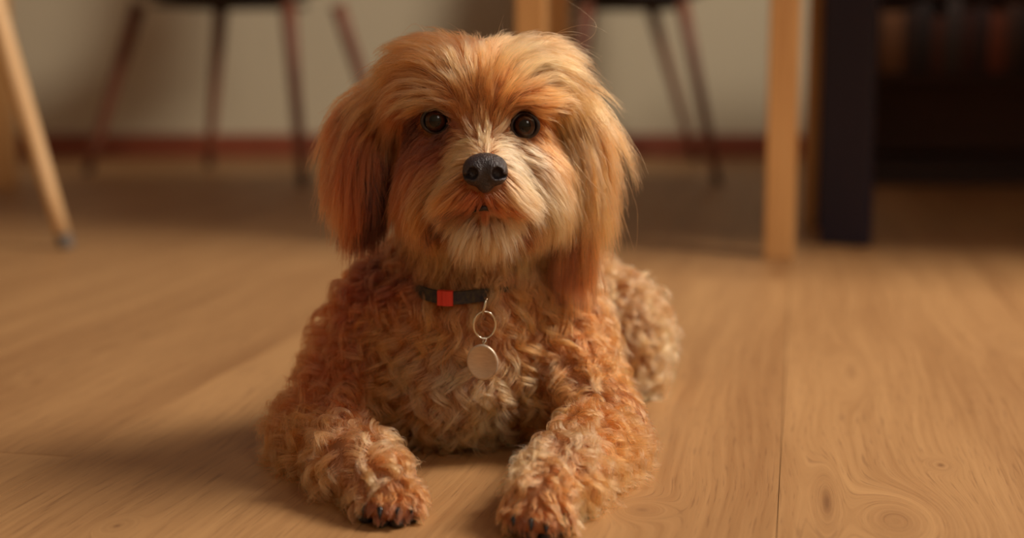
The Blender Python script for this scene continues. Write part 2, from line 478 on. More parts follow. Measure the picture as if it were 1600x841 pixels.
# low bookcase in the dark corner
BY = 3.56
bx0, bx1 = P(1352, 290, BY)[0], 2.02
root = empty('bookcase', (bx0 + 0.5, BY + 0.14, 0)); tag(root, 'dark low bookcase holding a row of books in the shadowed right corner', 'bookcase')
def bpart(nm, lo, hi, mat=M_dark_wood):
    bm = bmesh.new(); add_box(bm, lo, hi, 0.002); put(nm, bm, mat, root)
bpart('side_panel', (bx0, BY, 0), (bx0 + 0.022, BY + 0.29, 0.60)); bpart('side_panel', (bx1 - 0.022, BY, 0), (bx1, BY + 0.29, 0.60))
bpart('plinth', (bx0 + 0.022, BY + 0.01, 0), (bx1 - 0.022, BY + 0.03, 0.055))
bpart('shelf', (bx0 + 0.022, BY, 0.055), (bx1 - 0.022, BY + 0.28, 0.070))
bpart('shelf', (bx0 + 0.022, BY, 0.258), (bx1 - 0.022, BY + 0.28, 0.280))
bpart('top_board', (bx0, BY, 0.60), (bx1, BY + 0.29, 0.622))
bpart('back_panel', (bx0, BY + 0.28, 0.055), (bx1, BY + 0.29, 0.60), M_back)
book_specs = [('tan', (150, 100, 62), 0.060, 0.150, 'thick tan book at the left end of the shelf'),
    ('brown', (70, 44, 36), 0.030, 0.160, 'slim dark brown book next to the thick tan one'),
    ('charcoal', (54, 44, 46), 0.036, 0.175, 'tall charcoal book third from the left on the shelf'),
    ('rust', (98, 52, 36), 0.034, 0.140, 'short rust brown book left of the grey one'),
    ('grey', (76, 64, 62), 0.040, 0.185, 'tall grey book near the middle of the shelf'),
    ('maroon', (84, 42, 36), 0.034, 0.155, 'maroon book between the grey and the plum ones'),
    ('plum', (62, 44, 46), 0.030, 0.165, 'plum coloured book left of the orange brown one'),
    ('orange', (140, 68, 38), 0.042, 0.150, 'orange brown book towards the right of the shelf'),
    ('umber', (86, 54, 42), 0.036, 0.170, 'umber book right beside the orange brown one'),
    ('black', (42, 34, 36), 0.030, 0.160, 'black book between the umber and the russet ones'),
    ('russet', (116, 60, 38), 0.040, 0.150, 'russet book nearest the right edge of the picture')]
xx = P(1378, 100, BY)[0]
M_page = noise_mat('book_pages', lin(190, 172, 140), lin(200, 184, 152), (1, 80, 1), 0.8, 8)
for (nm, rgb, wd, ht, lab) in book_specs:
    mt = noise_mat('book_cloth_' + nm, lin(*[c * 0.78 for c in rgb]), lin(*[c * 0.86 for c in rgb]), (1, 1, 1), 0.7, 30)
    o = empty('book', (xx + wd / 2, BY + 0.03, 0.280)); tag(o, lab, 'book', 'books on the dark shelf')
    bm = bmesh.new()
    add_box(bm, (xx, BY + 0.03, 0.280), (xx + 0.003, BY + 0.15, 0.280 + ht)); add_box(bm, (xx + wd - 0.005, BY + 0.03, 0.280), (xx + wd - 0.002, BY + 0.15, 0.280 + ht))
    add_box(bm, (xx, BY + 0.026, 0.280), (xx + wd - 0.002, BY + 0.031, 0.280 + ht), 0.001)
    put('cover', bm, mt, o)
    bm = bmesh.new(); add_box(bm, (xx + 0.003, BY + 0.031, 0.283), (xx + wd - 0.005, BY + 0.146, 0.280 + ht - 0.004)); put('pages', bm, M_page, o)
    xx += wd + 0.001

# ------------------------------------------------------------------ dog: shape as a smooth field
def smin(a, b, k):
    h = np.maximum(k - np.abs(a - b), 0.0) / k
    return np.minimum(a, b) - h * h * k * 0.25
def smax(a, b, k):
    return -smin(-a, -b, k)
def ell(p, c, r):
    q = (p - np.asarray(c)); r = np.asarray(r)
    k0 = np.sqrt(((q / r) ** 2).sum(-1)) + 1e-9
    k1 = np.sqrt(((q / (r * r)) ** 2).sum(-1)) + 1e-9
    return k0 * (k0 - 1.0) / k1
def sph(p, c, r):
    return np.sqrt(((p - np.asarray(c)) ** 2).sum(-1)) - r
def cone(p, a, b, ra, rb):
    a = np.asarray(a); b = np.asarray(b); ba = b - a
    t = np.clip(((p - a) @ ba) / (ba @ ba), 0, 1)
    d = np.sqrt(((p - a - t[..., None] * ba) ** 2).sum(-1))
    return d - (ra + (rb - ra) * t)

EYE_L = P(681, 188, 1.064); EYE_R = P(820, 196, 1.062)
NOSE_C = P(758, 268, 1.004)
cm = 0.01
ELB_L, ELB_R = P(502, 668, 1.09), P(950, 668, 1.07)
WR_L, WR_R = P(560, 728, 0.985), P(878, 738, 0.965)
PAW_L, PAW_R = P(608, 772, 0.945), P(842, 790, 0.918)
TOES = []
for (pw, pts) in ((PAW_L, ((572, 790), (596, 797), (622, 797), (646, 789))), (PAW_R, ((802, 806), (828, 815), (854, 817), (880, 808)))):
    for k, (tx, ty) in enumerate(pts):
        TOES.append(P(tx, ty, pw[1] - (0.020 if k in (1, 2) else 0.010)))

def sdf_body(p):
    d = ell(p, P(748, 186, 1.115), (5.9 * cm, 6.4 * cm, 5.0 * cm))                 # skull
    d = smin(d, ell(p, P(748, 132, 1.095), (5.3 * cm, 4.4 * cm, 2.7 * cm)), 2 * cm)  # forehead
    d = smin(d, sph(p, P(672, 116, 1.105), 2.3 * cm), 2 * cm)
    d = smin(d, sph(p, P(836, 120, 1.105), 2.3 * cm), 2 * cm)
    d = smin(d, ell(p, P(688, 150, 1.070), (2.5 * cm, 2.0 * cm, 1.1 * cm)), 1.2 * cm)  # brows
    d = smin(d, ell(p, P(814, 157, 1.071), (2.5 * cm, 2.0 * cm, 1.1 * cm)), 1.2 * cm)
    d = smin(d, ell(p, P(686, 290, 1.085), (2.9 * cm, 3.4 * cm, 3.6 * cm)), 2 * cm)   # cheeks
    d = smin(d, ell(p, P(826, 292, 1.085), (2.9 * cm, 3.4 * cm, 3.6 * cm)), 2 * cm)
    d = smin(d, cone(p, P(752, 232, 1.070), P(757, 284, 1.030), 2.7 * cm, 2.1 * cm), 1.6 * cm)  # muzzle
    d = smin(d, ell(p, P(733, 300, 1.030), (1.7 * cm, 1.9 * cm, 1.4 * cm)), 0.8 * cm)  # lips
    d = smin(d, ell(p, P(781, 300, 1.030), (1.7 * cm, 1.9 * cm, 1.4 * cm)), 0.8 * cm)
    d = smin(d, ell(p, P(757, 352, 1.045), (2.0 * cm, 2.0 * cm, 1.4 * cm)), 0.5 * cm)  # chin
    d = smin(d, cone(p, P(748, 300, 1.135), P(735, 470, 1.150), 5.2 * cm, 6.3 * cm), 3 * cm)  # neck
    d = smin(d, ell(p, P(718, 538, 1.155), (7.8 * cm, 7.6 * cm, 6.8 * cm)), 3 * cm)    # chest
    d = smin(d, ell(p, P(618, 490, 1.165), (4.2 * cm, 4.2 * cm, 4.6 * cm)), 3 * cm)
    d = smin(d, ell(p, P(865, 490, 1.165), (4.0 * cm, 4.2 * cm, 4.6 * cm)), 3 * cm)
    d = smin(d, ell(p, P(725, 602, 1.115), (5.0 * cm, 4.5 * cm, 3.0 * cm)), 3 * cm)    # breast bone
    d = smin(d, cone(p, P(580, 560, 1.145), ELB_L, 4.0 * cm, 2.5 * cm), 2.5 * cm)
    d = smin(d, cone(p, P(875, 560, 1.140), ELB_R, 4.0 * cm, 2.5 * cm), 2.5 * cm)
    d = smin(d, cone(p, ELB_L, WR_L, 2.5 * cm, 2.2 * cm), 1.5 * cm)
    d = smin(d, cone(p, ELB_R, WR_R, 2.5 * cm, 2.3 * cm), 1.5 * cm)
    d = smin(d, cone(p, WR_L, PAW_L, 2.2 * cm, 2.0 * cm), 1.2 * cm)
    d = smin(d, cone(p, WR_R, PAW_R, 2.3 * cm, 2.1 * cm), 1.2 * cm)
    for t in TOES:
        d = smin(d, ell(p, t, (0.72 * cm, 1.25 * cm, 0.85 * cm)), 0.35 * cm)
    d = smin(d, cone(p, P(742, 520, 1.19), (0.030, 1.36, 0.088), 7.6 * cm, 6.6 * cm), 4 * cm)  # trunk
    d = smin(d, ell(p, P(978, 520, 1.325), (3.7 * cm, 6.2 * cm, 5.6 * cm)), 2 * cm)           # thighs
    d = smin(d, ell(p, (-0.055, 1.35, 0.060), (3.7 * cm, 6.2 * cm, 5.6 * cm)), 2 * cm)
    d = smin(d, cone(p, P(1000, 590, 1.30), P(968, 606, 1.268), 2.0 * cm, 1.4 * cm), 1.5 * cm)   # hind feet
    d = smin(d, cone(p, (-0.10, 1.32, 0.022), (-0.09, 1.23, 0.018), 2.0 * cm, 1.5 * cm), 1.5 * cm)
    d = smin(d, cone(p, (0.05, 1.41, 0.12), (0.085, 1.47, 0.155), 1.6 * cm, 1.0 * cm), 1.5 * cm)  # tail
    for e in (EYE_L, EYE_R):
        d = smax(d, -sph(p, e + np.array([0, -0.003, 0]), 1.22 * cm), 0.5 * cm)
    return d
EARS = {'l': [P(640, 145, 1.125), P(586, 180, 1.128), P(567, 240, 1.118), P(570, 305, 1.106)],
        'r': [P(856, 148, 1.125), P(886, 182, 1.128), P(897, 250, 1.118), P(896, 335, 1.106)]}
def sdf_ear(p, side):
    e = EARS[side]
    d = cone(p, e[0], e[1], 1.3 * cm, 1.5 * cm)
    d = smin(d, cone(p, e[1], e[2], 1.5 * cm, 1.7 * cm), 1 * cm)
    d = smin(d, cone(p, e[2], e[3], 1.7 * cm, 1.3 * cm), 1 * cm)
    return d
def sdf_all(p):
    return np.minimum(np.minimum(sdf_body(p), sdf_ear(p, 'l')), sdf_ear(p, 'r'))
def sdf_nose(p):
    q = p - NOSE_C
    d = ell(q, (0, 0.004, 0.0035), (1.50 * cm, 1.25 * cm, 0.95 * cm))
    d = smin(d, ell(q, (-0.0075, -0.001, -0.001), (0.85 * cm, 1.0 * cm, 0.90 * cm)), 0.4 * cm)
    d = smin(d, ell(q, (0.0075, -0.001, -0.001), (0.85 * cm, 1.0 * cm, 0.90 * cm)), 0.4 * cm)
    d = smin(d, ell(q, (0, 0.001, -0.008), (0.62 * cm, 0.8 * cm, 0.75 * cm)), 0.35 * cm)
    for s in (-1, 1):
        d = smax(d, -ell(q, (s * 0.0088, -0.0095, -0.0008), (0.40 * cm, 0.60 * cm, 0.44 * cm)), 0.15 * cm)
        d = smax(d, -ell(q, (s * 0.0135, -0.0060, -0.0030), (0.40 * cm, 0.5 * cm, 0.14 * cm)), 0.12 * cm)
    d = smax(d, -cone(q, (0, -0.0112, 0.002), (0, -0.0085, -0.016), 0.05 * cm, 0.09 * cm), 0.16 * cm)
    return d
def grad(f, p, e=0.0012):
    g = np.stack([f(p + np.array(v) * e) - f(p - np.array(v) * e) for v in ((1, 0, 0), (0, 1, 0), (0, 0, 1))], -1)
    return g / (np.linalg.norm(g, axis=-1, keepdims=True) + 1e-12)

def surface_net(f, lo, hi, h):
    ax = [np.arange(l, u + h, h) for l, u in zip(lo, hi)]
    n = [len(a) for a in ax]
    D = np.empty(n, dtype=np.float64)
    YY, ZZ = np.meshgrid(ax[1], ax[2], indexing='ij')
    for i, x in enumerate(ax[0]):
        D[i] = f(np.stack([np.full_like(YY, x), YY, ZZ], -1))
    ins = D < 0
    cnt = np.zeros([m - 1 for m in n]); acc = np.zeros([m - 1 for m in n] + [3])
    sl = lambda o, m: slice(o, m - 1 + o)
    corners = [(a, b, c) for a in (0, 1) for b in (0, 1) for c in (0, 1)]
    for c0 in corners:
        for k in range(3):
            if c0[k]: continue
            c1 = list(c0); c1[k] = 1
            d0 = D[sl(c0[0], n[0]), sl(c0[1], n[1]), sl(c0[2], n[2])]; d1 = D[sl(c1[0], n[0]), sl(c1[1], n[1]), sl(c1[2], n[2])]
            x = (d0 < 0) != (d1 < 0)
            t = np.where(x, d0 / (d0 - d1 + 1e-15), 0)
            for j in range(3):
                acc[..., j] += np.where(x, c0[j] + (t if j == k else 0), 0)
            cnt += x
    act = cnt > 0
    idx = -np.ones(act.shape, dtype=np.int64); idx[act] = np.arange(act.sum())
    cells = np.argwhere(act)
    V = (cells + acc[act] / cnt[act][:, None]) * h + np.array([a[0] for a in ax])
    faces = []
    for k in range(3):
        a, b = (k + 1) % 3, (k + 2) % 3
        s0 = [slice(None)] * 3; s1 = [slice(None)] * 3
        s0[k] = slice(0, -1); s1[k] = slice(1, None)
        x = ins[tuple(s0)] != ins[tuple(s1)]
        e = np.argwhere(x)
        e = e[(e[:, a] > 0) & (e[:, b] > 0) & (e[:, a] < n[a] - 1) & (e[:, b] < n[b] - 1)]
        flip = ins[tuple(s0)][tuple(e.T)]
        q = []
        for (da, db) in ((0, 0), (-1, 0), (-1, -1), (0, -1)):
            c = e.copy(); c[:, a] += da; c[:, b] += db
            q.append(idx[tuple(c.T)])
        q = np.stack(q, -1)
        q[~flip] = q[~flip][:, ::-1]
        faces.append(q)
    return V, np.concatenate(faces)

BV, BF = surface_net(sdf_body, (-0.24, 0.86, -0.03), (0.20, 1.52, 0.36), 0.0042)
BV[:, 2] = np.maximum(BV[:, 2], 0.001)

# materials of the dog ------------------------------------------------
M_skin = noise_mat('dog_undercoat', lin(140, 92, 62), lin(160, 110, 76), (1, 1, 1), 0.9, 60, spec=0.1)
M_nose = noise_mat('nose_leather', lin(40, 34, 38), lin(58, 50, 54), (1, 1, 1), 0.36, 220, 0.6, bscale=900)
M_claw = noise_mat('claw_horn', lin(26, 24, 30), lin(44, 42, 50), (1, 1, 1), 0.25, 40)
M_pad = noise_mat('paw_pad_leather', lin(34, 28, 30), lin(50, 42, 42), (1, 1, 1), 0.7, 300, 0.5, bscale=700)
M_lid = noise_mat('eyelid_rim', lin(34, 22, 22), lin(46, 32, 30), (1, 1, 1), 0.45, 80)
def eye_material():
    m, nt, b = new_mat('dog_eye')
    N, L = nt.nodes, nt.links
    tc = N.new('ShaderNodeTexCoord')
    ln = N.new('ShaderNodeVectorMath'); ln.operation = 'MULTIPLY'; ln.inputs[1].default_value = (1, 0, 1)
    L.new(tc.outputs['Object'], ln.inputs[0])
    le = N.new('ShaderNodeVectorMath'); le.operation = 'LENGTH'; L.new(ln.outputs[0], le.inputs[0])
    rp = N.new('ShaderNodeValToRGB'); el = rp.color_ramp.elements
    mr = N.new('ShaderNodeMath'); mr.operation = 'MULTIPLY'; mr.inputs[1].default_value = 100.0
    L.new(le.outputs['Value'], mr.inputs[0]); L.new(mr.outputs[0], rp.inputs['Fac'])
    el[0].position = 0.0; el[0].color = lin(10, 8, 10)
    el[1].position = 0.42; el[1].color = lin(12, 9, 10)
    for ps, c in ((0.50, (60, 30, 18)), (0.68, (46, 24, 15)), (0.78, (14, 10, 12)), (0.9, (24, 16, 16))):
        e = el.new(ps); e.color = lin(*c)
    L.new(rp.outputs['Color'], b.inputs['Base Color'])
    b.inputs['Roughness'].default_value = 0.06
    b.inputs['Specular IOR Level'].default_value = 0.45
    return m
M_eye = eye_material()

dog = from_data('dog', BV, BF, M_skin)
tag(dog, 'small apricot curly haired dog lying on the floor and looking at the camera', 'dog')

# eyes
for k, e in enumerate((EYE_L, EYE_R)):
    bm = bmesh.new(); sphere_verts(bm, (0, 0, 0), (0.0104, 0.0104, 0.0104), 32, 24)
    me = bpy.data.meshes.new('eye'); bm.to_mesh(me); bm.free(); me.materials.append(M_eye)
    me.polygons.foreach_set('use_smooth', [True] * len(me.polygons))
    o = bpy.data.objects.new('eye', me); link(o, dog); o.location = tuple(e)
    o['label'] = 'dark brown glossy eye'
    bm = bmesh.new()
    pts = []
    for q in range(28):
        a = q * 2 * math.pi / 28
        s3 = math.sin(a)
        pts.append(Vector((e[0] + 0.0100 * math.cos(a), e[1] - 0.0048 - 0.001 * math.cos(2 * a), e[2] - 0.0002 + (0.0085 if s3 > 0 else 0.0086) * s3)))
    add_tube(bm, pts, 0.0015, 10, closed=True)
    lid = put('eyelid', bm, M_lid, o, smooth=True)
# nose
NV, NF = surface_net(sdf_nose, NOSE_C - np.array([0.022, 0.018, 0.022]), NOSE_C + np.array([0.022, 0.022, 0.020]), 0.0008)
nose = from_data('nose', NV, NF, M_nose, dog); nose['label'] = 'black leathery nose with two nostrils'
# mouth line
bm = bmesh.new()
mp = [P(x, y, yy + 0.0005) for x, y, yy in ((732, 333, 1.022), (741, 330, 1.017), (749, 327, 1.013), (757, 325, 1.012), (765, 327, 1.013), (773, 330, 1.017), (782, 333, 1.022))]
add_tube(bm, [Vector(q) for q in mp], [0.0006, 0.0010, 0.0016, 0.0022, 0.0016, 0.0010, 0.0006], 10)
put('mouth', bm, M_lid, dog, smooth=True)
# claws and pads
for k, t in enumerate(TOES):
    t = np.asarray(t); bm = bmesh.new()
    base = t + np.array([0.0006 * (k % 3 - 1), -0.0080, 0.0030 + 0.0006 * (k % 2)]); pts = []
    for q in range(6):
        s = q / 5
        pts.append(Vector(base + np.array([0, -0.0055 * s, -0.0010 * s - 0.0050 * s * s])))
    add_tube(bm, pts, [0.0022, 0.0022, 0.0020, 0.0017, 0.0012, 0.0005], 10)
    put('claw', bm, M_claw, dog, smooth=True)
    bm = bmesh.new(); sphere_verts(bm, (t[0], t[1] - 0.0042, max(t[2] - 0.0065, 0.0040)), (0.0056, 0.0070, 0.0040), 16, 12)
    put('paw_pad', bm, M_pad, dog, smooth=True)
hf = G(970, 634)
bm = bmesh.new(); sphere_verts(bm, (hf[0], hf[1], 0.0075), (0.010, 0.008, 0.007), 16, 12); put('paw_pad', bm, M_pad, dog, smooth=True)

# ears
ear_mesh = {}
for s_ in ('l', 'r'):
    e = np.array(EARS[s_]); lo = e.min(0) - 0.022; hi = e.max(0) + 0.022
    ear_mesh[s_] = surface_net(lambda p: sdf_ear(p, s_), lo, hi, 0.004)

# collar line round the neck, resting on the compressed coat
COLLAR_C = P(735, 470, 1.150); COLLAR_C[2] = P(720, 463, 1.080)[2]
def collar_off(a):
    return -0.003 + 0.0155 * math.exp(-((a + 0.20) / 0.30) ** 2)
def collar_dz(a):
    return 0.006 * (1 - math.cos(a))
_cr = {}
def collar_r(a):
    k = round(a % (2 * math.pi), 3)
    if k not in _cr:
        d = np.array([math.sin(a), -math.cos(a), 0.0]); o_ = COLLAR_C + np.array([0, 0, collar_dz(a)])
        rs = np.linspace(0.03, 0.115, 86); f_ = sdf_body(o_ + rs[:, None] * d)
        aa = (a + math.pi) % (2 * math.pi) - math.pi; co_ = collar_off(aa)
        hit = np.argmax(f_ > co_)
        _cr[k] = min(rs[hit] if f_[hit] > co_ else 0.115, 0.092)
    return _cr[k]
def collar_angle(px, py):
    best = min(np.linspace(-1.2, 1.2, 481), key=lambda a: abs(float(_proj(COLLAR_C + np.array([math.sin(a), -math.cos(a), 0]) * collar_r(a))[0]) - px))
    return float(best)
def _proj(q):
    v = q - CAMP; z = v @ _F
    return CX + F_PX * (v @ _R) / z, CY - F_PX * (v @ _U) / z
_a = collar_angle(757, 470)
_front = COLLAR_C[1] - math.cos(_a) * (collar_r(_a) + 0.006)
def skin_y(px, py):
    d = ray(px, py); t = 0.85
    for _ in range(90):
        t += 0.8 * float(sdf_body((CAMP + d * t)[None])[0])
    return (CAMP + d * t)[1]
TAG_C = P(754, 566, skin_y(754, 566) - 0.0155)
TAG_RING = P(757, 508, min(skin_y(757, 508) - 0.012, TAG_C[1] + 0.003))
# spots where collar and tag press the coat flat: centre, half width, half height, nearest allowed depth
PRESS = [(TAG_C, 0.016, 0.018, TAG_C[1] + 0.004), (TAG_RING, 0.012, 0.014, TAG_RING[1] + 0.003)]
for px_ in range(670, 748, 8):
    a_ = collar_angle(px_, 463); d_ = np.array([math.sin(a_), -math.cos(a_), 0])
    q_ = COLLAR_C + d_ * (collar_r(a_) + 0.001) + np.array([0, 0, collar_dz(a_)])
    PRESS.append((q_, 0.006, 0.0065, q_[1] + 0.002))

# ------------------------------------------------------------------ fur
def march(f, px, py):
    d = ray(px, py); t = 0.80
    for _ in range(120):
        q = CAMP + d * t; s = float(f(q[None])[0])
        if s < 0.0004: return q
        t += s * 0.8
        if t > 2.0: return None
    return q
# colours (linear albedo)
C_OR = np.array(lin(198, 112, 58)[:3]); C_RED = np.array(lin(170, 82, 43)[:3]); C_PALE = np.array(lin(232, 180, 138)[:3])
C_CRM = np.array(lin(220, 153, 103)[:3]); C_DK = np.array(lin(38, 25, 25)[:3]); C_BRN = np.array(lin(100, 52, 37)[:3]); C_TAN = np.array(lin(210, 131, 77)[:3])
C_GBR = np.array(lin(96, 62, 48)[:3])
COLS = dict(g=C_GBR, o=C_OR, r=C_RED, p=C_PALE, c=C_CRM, d=C_DK, b=C_BRN, t=C_TAN)
# px, py, dir x, dir y (picture, y down), length cm, lift, curl mm, colour
FACE = [
 (750, 150, 0, -1, 2.8, .35, .3, 't'), (722, 125, -.35, -1, 3.6, .40, .3, 't'), (778, 125, .35, -1, 3.6, .40, .3, 't'),
 (690, 120, -.7, -.7, 4.2, .45, .3, 'o'), (815, 120, .7, -.6, 4.2, .45, .3, 'c'),
 (748, 95, 0, -1, 2.0, .40, .3, 'o'), (700, 92, -.8, -.5, 4.2, .55, .3, 'o'), (800, 92, .8, -.4, 4.2, .52, .3, 'c'),
 (655, 105, -1, .0, 5.0, .50, .3, 'o'), (848, 108, 1, .1, 5.0, .46, .3, 't'),
 (632, 135, -.9, .45, 5.2, .35, .3, 'r'), (872, 140, .8, .6, 5.2, .32, .3, 't'),
 (716, 158, -.3, -.9, 2.4, .42, .2, 't'), (704, 164, -.6, -.5, 2.0, .45, .2, 't'), (680, 150, -1, .0, 3.2, .5, .2, 'c'), (650, 158, -.9, .55, 3.0, .42, .2, 'c'), (632, 190, -.35, .95, 3.4, .22, .2, 'r'),
 (690, 166, -.8, .3, 2.0, .5, .2, 'c'), (662, 168, -.75, .7, 2.0, .45, .2, 'o'),
 (790, 160, .5, -.5, 2.4, .4, .2, 't'), (825, 158, 1, .0, 3.2, .45, .2, 'o'), (856, 170, .9, .7, 3.6, .35, .2, 'o'), (872, 205, .4, 1, 4.6, .2, .2, 't'),
 (818, 172, .9, .2, 1.6, .45, .2, 'o'), (846, 184, .8, .7, 2.0, .35, .2, 'o'),
 (658, 205, -.8, .4, 1.4, .2, .1, 'd'), (700, 205, -.3, .6, .9, .2, .1, 'd'), (680, 212, -.7, .6, 1.4, .2, .1, 'b'), (800, 208, .3, .6, .8, .25, .1, 'r'), (842, 208, .8, .5, 1.6, .25, .1, 'o'), (820, 218, .7, .5, 1.4, .25, .1, 'o'),  # dark rows round the left eye put brow shade into the fur colour
 (750, 190, 0, -1, 1.5, .3, .1, 'o'), (724, 186, -.15, -1, 1.6, .3, .1, 'o'), (776, 188, .15, -1, 1.6, .3, .1, 'o'), (708, 196, -.4, -.6, .8, .25, .1, 'b'), (652, 188, -.8, .5, 1.4, .3, .1, 'd'), (664, 180, -.8, .3, 1.2, .35, .1, 'd'), (642, 200, -.7, .6, 1.6, .25, .1, 'd'), (668, 172, -.9, .3, 1.8, .45, .1, 'b'), (690, 216, -.7, .5, 1.4, .2, .1, 'd'), (845, 196, .7, .6, 1.2, .25, .1, 'r'), (796, 192, .1, -1, .6, .2, .1, 'r'), (700, 210, -.5, .5, 1.0, .25, .1, 'd'), (690, 172, -.8, .4, 1.6, .45, .1, 'o'),
 (756, 226, 0, -1, .8, .45, .1, 'c'), (730, 224, -.9, -.2, 1.0, .4, .1, 'c'), (784, 224, .9, -.2, 1.0, .4, .1, 'p'),
 (735, 245, -1, -.1, 1.5, .35, .1, 'c'), (785, 245, 1, -.1, 1.8, .35, .1, 'p'),
 (690, 226, -.9, .35, 2.0, .2, .2, 'b'), (652, 226, -.7, .65, 2.8, .2, .2, 'b'), (815, 232, .9, .2, 2.4, .3, .2, 'p'), (850, 232, .7, .7, 3.4, .25, .2, 'o'),
 (712, 262, -1, .25, 2.8, .25, .2, 't'), (802, 262, 1, .25, 3.0, .28, .2, 'c'),
 (722, 290, -.85, .6, 3.6, .22, .3, 'o'), (690, 285, -.8, .6, 4.2, .22, .3, 'o'), (660, 290, -.5, .85, 4.4, .2, .3, 'o'), (640, 290, -.2, 1, 4.4, .15, .4, 'r'),
 (792, 290, .8, .65, 3.8, .25, .3, 'c'), (822, 285, .8, .65, 4.4, .25, .3, 'c'), (850, 290, .55, .85, 4.6, .22, .3, 'c'), (876, 290, .2, 1, 4.6, .18, .4, 't'),
 (757, 306, 0, 1, .6, .45, .1, 'r'), (742, 308, -.75, .65, 1.6, .38, .1, 'r'), (772, 308, .75, .65, 1.6, .38, .1, 'o'), (750, 316, -.7, .7, 1.3, .4, .1, 'b'), (764, 316, .7, .7, 1.3, .4, .1, 'b'), (757, 318, 0, 1, .6, .45, .1, 'b'),
 (728, 328, -.75, .7, 2.6, .25, .2, 'd'), (790, 325, .7, .7, 2.4, .25, .2, 'r'),
 (700, 345, -.7, .75, 3.0, .2, .3, 'd'), (812, 345, .45, .9, 3.0, .2, .3, 'b'),
 (757, 350, 0, 1, 2.6, .4, .2, 'p'), (738, 352, -.3, 1, 2.8, .35, .2, 'p'), (778, 352, .3, 1, 2.8, .35, .2, 'p'), (757, 375, 0, 1, 2.6, .3, .3, 'c'),
 (720, 372, -.4, 1, 2.8, .3, .4, 'c'), (795, 372, .3, 1, 2.8, .3, .4, 'c'),
 (655, 350, -.2, 1, 3.6, .2, .5, 'o'), (680, 375, -.2, 1, 3.2, .2, .5, 't'), (850, 350, .15, 1, 3.6, .2, .5, 'c'), (825, 380, .1, 1, 3.2, .2, .5, 'c'),
 (632, 250, -.2, 1, 4.0, .15, .3, 'r'), (880, 255, .3, 1, 4.2, .15, .3, 't'),
]
